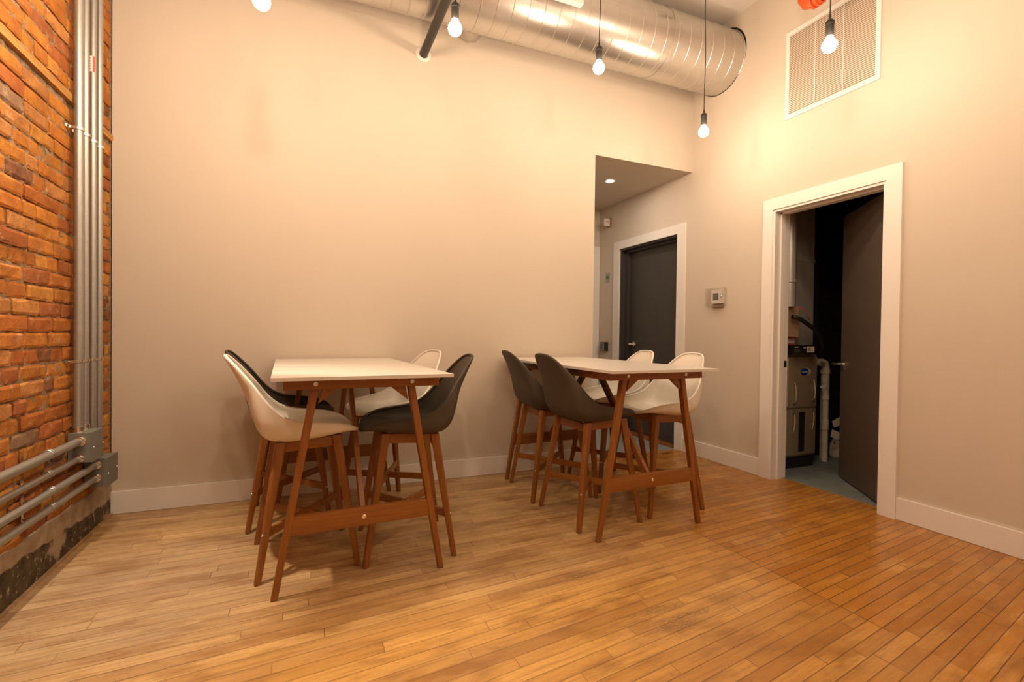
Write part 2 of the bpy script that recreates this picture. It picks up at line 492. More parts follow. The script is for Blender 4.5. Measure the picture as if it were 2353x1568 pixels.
box(bm, 5.85, 5.95, -2.7, 0.1, 0, 2.8); box(bm, XT, 5.85, 0.0, 0.1, 0, 2.8); box(bm, XT, 5.85, -2.7, -2.6, 0, 2.8)
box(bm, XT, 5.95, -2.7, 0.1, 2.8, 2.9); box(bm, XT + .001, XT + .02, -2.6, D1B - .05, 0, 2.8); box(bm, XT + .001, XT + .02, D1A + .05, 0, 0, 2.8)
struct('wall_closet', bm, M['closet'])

# ------------------------------------------------------------------ brick wall (left)
random.seed(11)
bm = bmesh.new()
tint = bm.loops.layers.float_color.new('tint')
pal = [(0.50, 0.185, 0.030), (0.58, 0.235, 0.036), (0.52, 0.20, 0.035), (0.44, 0.145, 0.028), (0.60, 0.28, 0.055),
       (0.40, 0.125, 0.033), (0.50, 0.23, 0.070), (0.36, 0.12, 0.040), (0.55, 0.22, 0.033), (0.48, 0.165, 0.026)]
rare = [(0.17, 0.080, 0.045), (0.24, 0.17, 0.11), (0.22, 0.065, 0.026), (0.15, 0.075, 0.050)]
def brick(y0, y1, z0, z1, col):
    ny, nz = 5, 3
    dep = random.uniform(-0.005, 0.006)
    grid = []
    for i in range(ny + 1):
        rowv = []
        for j in range(nz + 1):
            a, b = (0, .06, .35, .65, .94, 1)[i], (0, .18, .82, 1)[j]
            if 0 < i < ny: a += random.uniform(-.04, .04)
            yy = y0 + (y1 - y0) * a; zz = z0 + (z1 - z0) * b
            ed = (i in (0, ny)) + (j in (0, nz))
            xx = dep + random.uniform(-.0020, .0020) - (0.0, .0035, .007)[ed]
            if ed:
                yy += random.uniform(-.0025, .0025); zz += random.uniform(-.0022, .0022)
            if ed == 2:
                yy += (.002 if i == 0 else -.002); zz += (.0012 if j == 0 else -.0012)
            rowv.append(bm.verts.new((xx, yy, zz)))
        grid.append(rowv)
    fs = []
    for i in range(ny):
        for j in range(nz):
            fs.append(bm.faces.new((grid[i][j], grid[i + 1][j], grid[i + 1][j + 1], grid[i][j + 1])))
    per = [grid[i][0] for i in range(ny + 1)] + [grid[ny][j] for j in range(1, nz + 1)] + \
          [grid[i][nz] for i in range(ny - 1, -1, -1)] + [grid[0][j] for j in range(nz - 1, 0, -1)]
    back = [bm.verts.new((-0.05, v.co.y, v.co.z)) for v in per]
    k = len(per)
    for i in range(k):
        fs.append(bm.faces.new((per[(i + 1) % k], per[i], back[i], back[(i + 1) % k])))
    sh = random.uniform(.85, 1.15)
    for f_ in fs:
        for lp in f_.loops:
            lp[tint] = (col[0] * sh, col[1] * sh, col[2] * sh, 1)
z = 0.19; r = 0
ROW = 0.0672
while z < ZC:
    if 2.155 < z + ROW and z < 2.215:
        z = 2.222; continue
    hdr = (r % 6 == 5)
    L = 0.105 if hdr else 0.213
    yy = 0.0 - random.uniform(0, L * .8)
    if r % 2: yy -= L * .5
    y1 = -0.004
    y0 = yy if yy < -.05 else -0.09
    slope = 0.0
    while y1 > -3.3:
        g = random.uniform(.005, .010)
        if random.random() < .12 and not hdr: y0 = y1 - .1
        c_ = random.choice(rare) if random.random() < .07 else random.choice(pal)
        brick(y0 + g / 2, y1 - g / 2, z + .003, z + ROW - .004 + random.uniform(-.002, .002), c_)
        y1 = y0
        y0 = y1 - L * random.uniform(.93, 1.05)
    z += ROW; r += 1
for f_ in bm.faces: f_.material_index = 0
box(bm, -0.20, -0.016, -3.3, 0.06, 0, ZC, 1); box(bm, -0.20, 0.004, 0.0, 0.06, 0, ZC, 1)
# mortar squeezed out, uneven surface
bmm = []
ny_, nz_ = 165, 180
gv_ = []
for i in range(ny_ + 1):
    rv = []
    for j in range(nz_ + 1):
        y_c = -3.3 * i / ny_; z_c = 0.15 + (ZC - .15) * j / nz_
        h = noise.fractal(Vector((y_c * 22, z_c * 30, 3.0)), 0.7, 2.0, 4)
        rv.append(bm.verts.new((-0.007 + 0.007 * h, y_c, z_c)))
    gv_.append(rv)
for i in range(ny_):
    for j in range(nz_):
        f_ = bm.faces.new((gv_[i][j], gv_[i][j + 1], gv_[i + 1][j + 1], gv_[i + 1][j]))
        f_.material_index = 1; f_.smooth = True
box(bm, -0.20, -0.002, YF, -3.3, 0, ZC, 1)
# timber course set into the brickwork
lv = []
for i in range(61):
    y_c = -3.2 * i / 60
    dz = (2.186 - 0.0 * y_c) + 0.004 * noise.noise(Vector((y_c * 9, 0, 1)))
    ring = [(-.03, dz - .020), (.012 + .003 * noise.noise(Vector((y_c * 30, 2, 0))), dz - .020 + .003 * noise.noise(Vector((y_c * 25, 5, 0)))),
            (.014 + .003 * noise.noise(Vector((y_c * 30, 7, 0))), dz + .016), (-.03, dz + .022)]
    lv.append([bm.verts.new((a, y_c, b)) for a, b in ring])
for a, b in zip(lv, lv[1:]):
    for k in range(3):
        f_ = bm.faces.new((a[k], a[k + 1], b[k + 1], b[k])); f_.material_index = 2
struct('wall_left', bm, [M['brick'], M['mortar'], M['lintel']])
# concrete footing band
bm = bmesh.new()
gv_ = []
for i in range(121):
    y_c = -3.3 * i / 120
    zt = 0.205 + .02 * min(1.5, -y_c) + .018 * noise.noise(Vector((y_c * 5, 1, 1))) + .006 * noise.noise(Vector((y_c * 30, 1, 1)))
    rv = []
    for j in range(13):
        z_c = zt * j / 12
        rv.append(bm.verts.new((0.010 + .002 * noise.noise(Vector((y_c * 12, z_c * 12, 0))) - (.006 if j == 12 else 0), y_c, z_c)))
    rv.append(bm.verts.new((-0.03, y_c, zt)))
    gv_.append(rv)
for a, b in zip(gv_, gv_[1:]):
    for k in range(13):
        bm.faces.new((a[k], a[k + 1], b[k + 1], b[k]))
struct('baseboard_left', bm, M['concrete'], smooth=True)
struct('trim_2', B(0.010, 0.022, -3.3, -0.002, 0, 0.012), M['floor'], bevel=.003)

# ------------------------------------------------------------------ trims, baseboards
BH = 0.132
struct('baseboard_back', B(0.010, XO, -0.015, 0, 0.002, BH), M['trim'], bevel=.003)
bm = bmesh.new()
for a, b in ((-0.783, 0.061), (YF, -1.740)):
    box(bm, XR - .015, XR, a, b, 0.002, BH)
struct('baseboard_right', bm, M['trim'], bevel=.003)
struct('baseboard_corridor', B(XO, XO + .015, 0, YE, 0.002, BH), M['trim'], bevel=.003)

def casing(name, a, b, h, w):
    bm = bmesh.new()
    box(bm, XR - .02, XR, a, a + w, 0, h + w)
    box(bm, XR - .02, XR, b - w, b, 0, h + w)
    box(bm, XR - .02, XR, b, a, h, h + w)
    return bm
bm = casing('c', D1A, D1B, D1H, 0.086)
# jamb lining and stop of the closet doorway
jt = .018
box(bm, XR - .012, XT + .004, D1A - jt, D1A, 0, D1H); box(bm, XR - .012, XT + .004, D1B, D1B + jt, 0, D1H)
box(bm, XR - .012, XT + .004, D1B + jt, D1A - jt, D1H - jt, D1H)
box(bm, XR + .045, XR + .085, D1A - jt - .012, D1A - jt, 0, D1H - jt)
box(bm, XR + .045, XR + .085, D1B + jt, D1B + jt + .012, 0, D1H - jt)
box(bm, XR + .045, XR + .085, D1B + jt, D1A - jt, D1H - jt - .012, D1H - jt)
struct('trim_3', bm, M['trim'], bevel=.0025)
tag(obj('strike_plate', B(XT - .035, XT - .008, D1A - jt - .003, D1A - jt, .855, .905), M['blackpipe']), 'dark metal strike plate on the left jamb of the closet doorway', 'strike plate')
bm = casing('c', D2A + 0.0, D2B, D2H, 0.0)
bm.free()
bm = bmesh.new()
box(bm, XR - .02, XR, D2B, D2B + .105, 0, D2H + .09); box(bm, XR - .02, XR, D2A - .102, D2A, 0, D2H + .09)
box(bm, XR - .02, XR, D2A, D2B, D2H, D2H + .09)
struct('trim_4', bm, M['trim'], bevel=.0025)
# white casing at the corridor end
struct('trim_5', B(XO, XR - .004, YE - .02, YE, 0, 2.157), M['trim'], bevel=.003)

# ------------------------------------------------------------------ corridor door (closed, grey)
d = tag(empty('door_1', (XR, (D2A + D2B) / 2, 0)), kind='structure')
hy = (D2B - D2A) / 2
bm = bmesh.new()
box(bm, 0.0, .14, -hy, -hy + .02, 0, D2H); box(bm, 0, .14, hy - .02, hy, 0, D2H); box(bm, 0, .14, -hy + .02, hy - .02, D2H - .02, D2H)
box(bm, 0.055, .095, hy - .065, hy - .02, 0, D2H - .02); box(bm, 0.055, .095, -hy + .02, -hy + .04, 0, D2H - .02); box(bm, 0.055, .095, -hy + .04, hy - .065, D2H - .045, D2H - .02)
obj('frame', bm, M['doorgrey'], d, bevel=.002)
lf = obj('door_leaf', B(.098, .138, -hy + .022, hy - .022, .015, D2H - .022), M['doorgrey'], d, bevel=.002)
bm = bmesh.new()
lathe(bm, [(0.028, 0), (0.028, .008), (.012, .012), (.012, .05)], 20, axm((.098, hy - .135, .995), (-1, 0, 0)))
box(bm, .036, .052, hy - .25, hy - .125, .986, 1.004)
obj('door_handle', bm, M['chrome'], lf, bevel=.002)
obj('hinge', B(.093, .099, hy - .075, hy - .06, 1.72, 1.80), M['doorgrey'], d)
obj('threshold', B(-.004, .13, -hy + .02, hy - .02, 0, .012), M['woodyy'], d, bevel=.003)

# ------------------------------------------------------------------ closet door (open inwards)
d = tag(empty('door_2', (XT - .004, D1B + jt + .002, 0), -math.atan2(.464, .59)), kind='structure')
lf = obj('door_leaf', B(-.040, 0, 0, .748, .012, D1H - .022), M['doorbrown'], d, bevel=.002)
bm = bmesh.new()
box(bm, -.046, -.040, .655, .700, .84, .905)
lathe(bm, [(.011, 0), (.011, .045)], 16, axm((-.046, .68, .885), (-1, 0, 0)))
box(bm, -.096, -.084, .665, .765, .878, .893)
obj('door_handle', bm, M['chrome'], lf, bevel=.0015)
bm = bmesh.new()
for zz in (.25, 1.02, 1.8): tube(bm, [(-.0, -.004, zz - .045), (-.0, -.004, zz + .045)], .006, 10)
obj('hinge', bm, M['chrome'], d)

# ------------------------------------------------------------------ tables
def screw(parent, loc, dirv, r=.009, name='screw'):
    bm = bmesh.new()
    lathe(bm, [(r, 0), (r, .0015), (r * .8, .0035), (r * .42, .0035), (r * .36, .0012), (0, .0012)], 16, axm(loc, dirv))
    return obj(name, bm, M['screw'], parent, smooth=True, autos=math.radians(35))

def make_table(loc, rz, label):
    T = tag(empty('bar_table', loc, rz), label, 'table', 'white topped bar tables against the back wall')
    H, tt = .903, .014
    obj('tabletop', B(-.36, .36, -.72, .72, H - tt, H), M['top'], T, bevel=.0018)
    az0, az1 = .846, H - tt
    bm = bmesh.new()
    box(bm, -.317, -.295, -.64, .64, az0, az1); box(bm, .295, .317, -.64, .64, az0, az1)
    box(bm, -.295, .295, -.638, -.616, az0, az1); box(bm, -.295, .295, .616, .638, az0, az1)
    ap = obj('apron', bm, M['woody'], T, bevel=.002)
    for sx in (-.197, .197):
        for sy in (-1, 1):
            screw(ap, (sx * 1.0, sy * .638, .868), (0, sy, 0), .010)
    for sy in (-1, 1):
        for sx in (-1, 1):
            bm = bmesh.new()
            bar(bm, (sx * .345, sy * .598, 0), (sx * .192, sy * .598, az1), .027, .026, .032, .040)
            obj('leg', bm, M['wood'], T, bevel=.006, seg=3)
            bm = bmesh.new()
            vs = []
            for yy in (sy * .612, sy * .590):
                vs += [bm.verts.new((sx * .172, yy, az0 + .002)), bm.verts.new((sx * .105, yy, az0 + .002)), bm.verts.new((sx * .186, yy, az0 - .062))]
            bm.faces.new(vs[:3]); bm.faces.new(vs[3:][::-1])
            for k in range(3): bm.faces.new((vs[k], vs[(k + 1) % 3], vs[3 + (k + 1) % 3], vs[3 + k]))
            bmesh.ops.recalc_face_normals(bm, faces=bm.faces)
            obj('corner_brace', bm, M['wood'], T, bevel=.0015)
        bm = bmesh.new()
        vs = []
        for yy in (sy * .610, sy * .588):
            vs += [bm.verts.new(p) for p in ((-.300, yy, .252), (.300, yy, .252), (.288, yy, .330), (-.288, yy, .330))]
        bm.faces.new(vs[:4]); bm.faces.new(vs[4:][::-1])
        for k in range(4): bm.faces.new((vs[k], vs[(k + 1) % 4], vs[4 + (k + 1) % 4], vs[4 + k]))
        bmesh.ops.recalc_face_normals(bm, faces=bm.faces)
        cb = obj('crossbar', bm, M['woody'], T, bevel=.002)
        screw(cb, (0, sy * .610, .290), (0, sy, 0), .010)
        bm = bmesh.new()
        bar(bm, (0, sy * .580, .285), (0, sy * .035, az1 - .002), .022, .042, .022, .042, (1, 0, 0), False)
        obj('strut', bm, M['wood'], T, bevel=.003)
    return T
T1R, T2R = math.radians(2.4), math.radians(1.3)
make_table((1.261, -.747, 0), T1R, 'left white-topped bar table with teak legs, nearer the brick wall')
make_table((2.797, -.756, 0), T2R, 'right white-topped bar table with teak legs, nearer the corridor opening')

# ------------------------------------------------------------------ stools
def catmull(pts, n):
    out = []
    k = len(pts) - 1
    for i in range(n + 1):
        u = i / n * k
        j = min(int(u), k - 1); f_ = u - j
        p0, p1, p2, p3 = (pts[max(0, min(k, j + q))] for q in (-1, 0, 1, 2))
        out.append([0.5 * (2 * b + (c_ - a) * f_ + (2 * a - 5 * b + 4 * c_ - d_) * f_ ** 2 + (-a + 3 * b - 3 * c_ + d_) * f_ ** 3)
                    for a, b, c_, d_ in zip(p0, p1, p2, p3)])
    return out
# rows: centreline (x, z), rim (x, z), half width.  +x is the front of the stool
SH = [(.228, .606, .218, .606, .085), (.222, .612, .208, .618, .135), (.200, .617, .190, .633, .172), (.160, .616, .155, .648, .197), (.105, .608, .105, .660, .212),
      (.035, .597, .030, .669, .221), (-.045, .589, -.045, .680, .225), (-.112, .588, -.100, .700, .224), (-.165, .600, -.138, .728, .219),
      (-.200, .635, -.170, .762, .211), (-.222, .690, -.196, .797, .199), (-.242, .755, -.223, .836, .180), (-.266, .820, -.253, .874, .160),
      (-.292, .880, -.284, .912, .135), (-.316, .927, -.311, .942, .108), (-.333, .956, -.331, .962, .070), (-.340, .968, -.340, .969, .0)]
def shell_mesh():
    bm = bmesh.new()
    rows = catmull(SH, 64)
    NC = 36
    P = []
    for (cx_, cz_, rx_, rz_, w_) in rows:
        w_ = max(w_, 0)
        rv = []
        for j in range(NC + 1):
            tpar = -1 + 2 * j / NC
            th = tpar * math.pi / 2
            ne = 4.2 if cz_ < .625 else max(2.1, 4.2 - (cz_ - .625) * 14)
            hh = math.copysign(abs(math.sin(th)) ** (2 / ne), th)
            g = 1 - max(0.0, math.cos(th)) ** (2 / ne)
            rv.append(Vector((cx_ + (rx_ - cx_) * g, w_ * hh, cz_ + (rz_ - cz_) * g)))
        P.append(rv)
    nr = len(P)
    # normals (pointing to the sitter)
    Nn = []
    for i in range(nr):
        rn = []
        for j in range(NC + 1):
            a = P[min(i + 1, nr - 1)][j] - P[max(i - 1, 0)][j]
            b = P[i][min(j + 1, NC)] - P[i][max(j - 1, 0)]
            n_ = b.cross(a) if b.length > 1e-6 and a.length > 1e-6 else Vector((0, 0, 0))
            if i >= nr - 2 and n_.length < 1e-8: n_ = Nn[-1][NC // 2].copy() if Nn else Vector((1, 0, 0))
            n_.normalize()
            rn.append(n_)
        Nn.append(rn)
    if Nn[20][NC // 2].z < 0:
        Nn = [[-q for q in r_] for r_ in Nn]
    TH = .007
    A = [[bm.verts.new(P[i][j]) for j in range(NC + 1)] for i in range(nr - 1)]
    Bk = [[bm.verts.new(P[i][j] - Nn[i][j] * TH) for j in range(NC + 1)] for i in range(nr - 1)]
    for i in range(nr - 2):
        for j in range(NC):
            bm.faces.new((A[i][j], A[i][j + 1], A[i + 1][j + 1], A[i + 1][j]))
            bm.faces.new((Bk[i][j], Bk[i + 1][j], Bk[i + 1][j + 1], Bk[i][j + 1]))
    # top cap rows
    i = nr - 2
    bm.faces.new(A[i] ); bm.faces.new(Bk[i][::-1])
    bmesh.ops.recalc_face_normals(bm, faces=bm.faces)
    # rim bead follows the outline
    outl = [P[0][j] for j in range(NC // 2, NC + 1)]
    outl += [P[i][NC] for i in range(1, nr - 1)]
    outl += [P[nr - 1][NC // 2]]
    outl += [P[i][0] for i in range(nr - 2, 0, -1)]
    outl += [P[0][j] for j in range(0, NC // 2 + 1)]
    bead = bmesh.new()
    pts = [outl[0]]
    for q in outl[1:]:
        if (q - pts[-1]).length > .004: pts.append(q)
    if (pts[-1] - pts[0]).length < .006: pts.pop()
    n = len(pts); K = 10; rings = []
    prev = None
    for i_ in range(n):
        tg = (pts[(i_ + 1) % n] - pts[i_ - 1]).normalized()
        X_ = (prev - tg * prev.dot(tg)).normalized() if prev is not None else tg.cross(Vector((0, 0, 1))).normalized()
        prev = X_
        Y_ = tg.cross(X_)
        c0 = pts[i_]
        rings.append([bm.verts.new(c0 + (X_ * math.cos(2 * math.pi * k / K) + Y_ * math.sin(2 * math.pi * k / K)) * .0068) for k in range(K)])
    for i_ in range(n - 1):
        a, b = rings[i_], rings[i_ + 1]
        for k in range(K):
            bm.faces.new((a[k], a[(k + 1) % K], b[(k + 1) % K], b[k]))
    a, b = rings[-1], rings[0]
    off = min(range(K), key=lambda q: (a[0].co - b[q].co).length)
    for k in range(K):
        bm.faces.new((a[k], a[(k + 1) % K], b[(k + 1 + off) % K], b[(k + off) % K]))
    bead.free()
    return bm

def make_stool(mat):
    S = empty('bar_stool', (0, 0, 0))
    obj('seat_shell', shell_mesh(), mat, S, smooth=True, autos=math.radians(60))
    bm = bmesh.new()
    # rails between the leg tops, rear slightly lower like the shell's belly
    fx, hw, zf, zr = .118, .165, .603, .590
    def rail(p0, p1, axis):
        bar(bm, p0, p1, .020, .046, .020, .046, axis, False)
    rail((-fx, -hw + .006, zr - .025), (fx, -hw + .006, zf - .025), (0, 1, 0)); rail((-fx, hw - .006, zr - .025), (fx, hw - .006, zf - .025), (0, 1, 0))
    rail((fx, -hw, zf - .028), (fx, hw, zf - .028), (1, 0, 0)); rail((-fx, -hw, zr - .036), (-fx, hw, zr - .036), (1, 0, 0))
    obj('seat_frame', bm, M['woody'], S, bevel=.003)
    ft, fy = .207, .226
    for sx in (1, -1):
        for sy in (1, -1):
            zt = zf if sx > 0 else zr
            bm = bmesh.new()
            a = math.atan2(sy * (fy - hw), sx * (ft - fx)) 
            bar(bm, (sx * ft, sy * fy, 0), (sx * fx, sy * hw, zt), .025, .024, .040, .034, (sx * 1.0, sy * .25, 0))
            L = obj('leg', bm, M['wood'], S, bevel=.006, seg=3)
            zb = .205
            q = zb / zt
            px_, py_ = sx * (ft + (fx - ft) * q), sy * (fy + (hw - fy) * q)
            dn = Vector((sx * .78, sy * .80, 0)).normalized()
            screw(L, (px_ + dn.x * .0175, py_ + dn.y * .0155, zb), dn, .0065, 'bolt')
    q = .205 / .59
    ex, ey = ft + (fx - ft) * q, fy + (hw - fy) * q
    for s_ in (1, -1):
        bm = bmesh.new()
        bar(bm, (-ex, -ey * s_, .205), (ex, ey * s_, .205), .018, .036, .018, .036, (-ey * s_, ex, 0), False)
        obj('cross_brace', bm, M['woody'], S, bevel=.0025)
    return S
def dup(root):
    r = root.copy(); COL.objects.link(r)
    for ch in list(root.children):
        c_ = ch.copy(); COL.objects.link(c_); c_.parent = r
        for g in ch.children:
            g2 = g.copy(); COL.objects.link(g2); g2.parent = c_
    return r
protoW, protoD = make_stool(M['white']), make_stool(M['dark'])
STOOLS = [
    ('W', 1.055, -.962, 5, 'cream shell stool at the left table, front left, back to the brick wall', 'L'),
    ('D', .978, -.365, 0, 'charcoal shell stool behind the cream one, left side of left table', 'L'),
    ('D', 1.528, -1.000, 177, 'charcoal shell stool at the left table, front right side', 'L'),
    ('W', 1.520, -.452, 199.5, 'cream shell stool turned askew at the far right of the left table', 'L'),
    ('D', 2.632, -.998, 1, 'nearer of the two charcoal shell stools at the right table', 'R'),
    ('D', 2.622, -.502, -5, 'charcoal shell stool at the right table closest to the back wall', 'R'),
    ('W', 3.135, -.965, 181, 'nearer cream shell stool on the corridor side of the right table', 'R'),
    ('W', 3.125, -.47, 178, 'farther cream shell stool on the corridor side of the right table', 'R')]
used = set()
for kind, x, y, a, lab, side in STOOLS:
    src = protoW if kind == 'W' else protoD
    if kind in used: s_ = dup(src)
    else: s_ = src; used.add(kind)
    s_.location = (x, y, 0); s_.rotation_euler = (0, 0, math.radians(a))
    tag(s_, lab, 'stool', 'shell bar stools around the two tables')

# ------------------------------------------------------------------ pendants
def make_pendant(x, y, z, label, grp, bmat='bulb'):
    T = tag(empty('pendant_light', (x, y, ZC)), label, 'pendant lamp', grp)
    zb = z - ZC
    bm = bmesh.new()
    rz = random.Random(int(x * 1000))
    pts = []
    n = 14
    for i in range(n + 1):
        q = i / n
        amp = .004 * math.sin(q * math.pi)
        pts.append((amp * math.sin(q * 7 + x), amp * math.cos(q * 5 + y), -.01 + (zb + .155 + .01) * q))
    tube(bm, pts, .0028, 8)
    obj('cord', bm, M['black'], T, smooth=True)
    bm = bmesh.new()
    lathe(bm, [(.05, 0), (.05, -.012), (.044, -.022), (0, -.022)], 28)
    obj('ceiling_rose', bm, M['black'], T, smooth=True, autos=math.radians(30))
    bm = bmesh.new()
    lathe(bm, [(.005, zb + .158), (.0060, zb + .138), (.010, zb + .133), (.0195, zb + .125), (.0220, zb + .118), (.0220, zb + .106), (.0200, zb + .103),
               (.0200, zb + .048), (.0180, zb + .043), (0, zb + .043)], 24)
    obj('lamp_holder', bm, M['black'], T, smooth=True, autos=math.radians(30))
    bm = bmesh.new()
    pr = []
    for i in range(13):
        a = math.pi * i / 12
        r_ = .0370 * math.sin(a); zz = zb - .0370 * math.cos(a) - .004
        if a > 2.35: break
        pr.append((max(r_, 0), zz))
    pr += [(.0200, zb + .032), (.0165, zb + .040), (.0155, zb + .048), (0, zb + .048)]
    lathe(bm, pr, 20)
    obj('bulb', bm, M[bmat], T, smooth=True)
G = 'bare bulb pendants hanging from the ceiling'
labs = ['bare bulb pendant cut off by the top edge, above the left part of the wall',
        'bare bulb pendant with black holder beside the slanting black pipe',
        'bare bulb pendant with black holder in front of the silver duct',
        'bare bulb pendant hanging lowest, in front of the wall corner',
        'bare bulb pendant in front of the white return air grille']
for (x, y, z), l in zip(PENDANTS, labs): make_pendant(x, y, z, l, G)
offl = ['bare bulb pendant above the left table near the brick wall, above the picture', 'bare bulb pendant over the open floor before the left table, above the picture',
        'unseen bare bulb pendant over the open floor before the right table, above the picture', 'unseen bare bulb pendant left of the room centre behind the viewer',
        'unseen bare bulb pendant near the right wall behind the viewer', 'unseen bare bulb pendant farthest from the back wall']
for (x, y, z), l in zip(PENDANTS_OFF, offl): make_pendant(x, y, z, l, 'unseen bare bulb pendants outside the picture', 'bulb_off')

# ceiling spotlight just above the left edge of the picture
SPX, SPY, SPZ = .276, -1.39, 3.30
s_ = tag(empty('ceiling_spotlight', (SPX, SPY, ZC)), 'white can spotlight on the ceiling near the brick wall, above the picture', 'spotlight')
aim = (Vector((.45, -1.75, 0)) - Vector((SPX, SPY, SPZ))).normalized()
bm = bmesh.new(); tube(bm, [(0, 0, 0), (0, 0, SPZ - ZC + .16)], .008, 10); lathe(bm, [(.05, 0), (.05, -.02), (0, -.02)], 24)
obj('stem', bm, M['trim'], s_, smooth=True, autos=math.radians(30))
bm = bmesh.new(); lathe(bm, [(.0, -.17), (.05, -.17), (.055, -.16), (.055, .02), (.050, .02), (.050, -.02), (0, -.02)], 28, axm((0, 0, SPZ - ZC), aim))
obj('can', bm, M['trim'], s_, smooth=True, autos=math.radians(30))
ld = bpy.data.lights.new('spot_lamp', 'SPOT'); ld.energy = SPOT_W; ld.color = (1.0, .83, .62); ld.spot_size = math.radians(66); ld.spot_blend = .8; ld.shadow_soft_size = .03
lo = bpy.data.objects.new('spot_lamp', ld); COL.objects.link(lo); lo.parent = s_
lo.matrix_local = Matrix.Translation(Vector((0, 0, SPZ - ZC)) + aim * .03) @ (-aim).to_track_quat('Z', 'Y').to_matrix().to_4x4()

# ------------------------------------------------------------------ duct
Dt = tag(empty('air_duct', (2.5, -.325, 3.432)), 'large round spiral silver air duct under the ceiling running into the right wall', 'air duct')
R = .252
bm = bmesh.new()
n = 64; x = -2.3; xs = []
PIT = .112
prof = []
xx = -2.35
while xx < XR - 2.5 + .02:
    prof += [(R, xx), (R, xx + PIT - .010), (R + .0040, xx + PIT - .007), (R + .0040, xx + PIT - .003)]
    xx += PIT
prof = [(r_, min(z_, XR - 2.5 - .002)) for r_, z_ in prof]
# slanted seams: shear ring position with angle to make a helix
rings = []
for r_, z_ in prof:
    rings.append([bm.verts.new((min(z_ + PIT * (k / n) * 0.55, XR - 2.5 - .001), r_ * math.cos(2 * math.pi * k / n), r_ * math.sin(2 * math.pi * k / n))) for k in range(n)])
for a, b in zip(rings, rings[1:]):
    for k in range(n):
        k2 = (k + 1) % n
        try: bm.faces.new((a[k], a[k2], b[k2], b[k]))
        except ValueError: pass
bm.faces.new(rings[0])
bmesh.ops.recalc_face_normals(bm, faces=bm.faces)
obj('spiral_tube', bm, M['duct'], Dt, smooth=True, autos=math.radians(50))
bm = bmesh.new()
lathe(bm, [(R + .001, 0), (R + .006, .002), (R + .006, .030), (R + .001, .032)], 64, axm((-.55, 0, 0), (1, 0, 0)), False)
obj('joint_collar', bm, M['duct'], Dt, smooth=True, autos=math.radians(40))
bm = bmesh.new()
lathe(bm, [(R + .001, 0), (R + .006, .002), (R + .006, .012), (R + .001, .014)], 64, axm((1.10, 0, 0), (1, 0, 0)), False)
obj('joint_collar', bm, M['duct'], Dt, smooth=True, autos=math.radians(40))
bm = bmesh.new()
random.seed(3)
pr = []
nn_ = 90
ra, rb = [], []
for k in range(nn_):
    a = 2 * math.pi * k / nn_
    tc = math.cos(a) * .5 + math.sin(a) * .5
    w_ = max(0.0, -math.cos(a) * .6 + math.sin(a) * .8)
    e_ = .002 + .016 * max(0, math.cos(a - math.radians(120))) ** 2 + random.uniform(0, .0015)
    ra.append(bm.verts.new((XR - 2.5 - .003, (R + e_) * math.cos(a), (R + e_) * math.sin(a))))
    rb.append(bm.verts.new((XR - 2.5 - .003, (R - .01) * math.cos(a), (R - .01) * math.sin(a))))
for k in range(nn_):
    k2 = (k + 1) % nn_
    bm.faces.new((ra[k], ra[k2], rb[k2], rb[k]))
r2 = bmesh.ops.extrude_face_region(bm, geom=bm.faces[:])
bmesh.ops.translate(bm, verts=[v for v in r2['geom'] if isinstance(v, bmesh.types.BMVert)], vec=(.002, 0, 0))
obj('wall_gap', bm, M['black'], Dt)
# branch stub to the wall
bm = bmesh.new()
lathe(bm, [(.108, .05), (.108, .150), (.112, .152), (.112, .158), (.108, .16), (.108, .20), (.112, .202), (.112, .208), (.108, .21), (.108, .322)], 40, axm((2.145 - 2.5, 0, -.065), (0, 1, 0)))
obj('branch_stub', bm, M['duct'], Dt, smooth=True, autos=math.radians(30))
for hx in (3.473, 1.6):
    bm = bmesh.new()
    tube(bm, [(hx - 2.5, 0, R - .01), (hx - 2.5, 0, ZC - 3.432)], .004, 8)
    box(bm, hx - 2.512, hx - 2.488, -.012, .012, R - .002, R + .012)
    obj('hanger', bm, M['blackpipe'], Dt)

# white channel fixture in front of the duct
s_ = tag(empty('strip_light', (2.0, -.665, 3.30)), 'white metal strip fixture hung in front of the duct, cut by the top edge', 'light fixture')
obj('housing', B(-.75, .735, -.022, .022, -.018, .022), M['trim'], s_, bevel=.002)
bm = bmesh.new()
for hx in (-.6, .665): tube(bm, [(hx, 0, .02), (hx, 0, ZC - 3.30)], .0035, 8)
obj('hanging_rod', bm, M['blackpipe'], s_)

# black pipe through the wall
s_ = tag(empty('sprinkler_pipe', (1.815, 0, 3.092)), 'black iron pipe slanting down to a white flange on the wall', 'pipe')
bm = bmesh.new()
tube(bm, [(0, 0.02, 0), (0, -5.5, 0)], .0295, 28)
obj('pipe', bm, M['blackpipe'], s_, smooth=True, autos=math.radians(40))
bm = bmesh.new()
lathe(bm, [(.030, 0), (.055, 0), (.055, .006), (.048, .012), (.034, .014), (.030, .010)], 40, axm((0, 0, 0), (0, -1, 0)))
obj('flange', bm, M['trim'], s_, smooth=True, autos=math.radians(30))

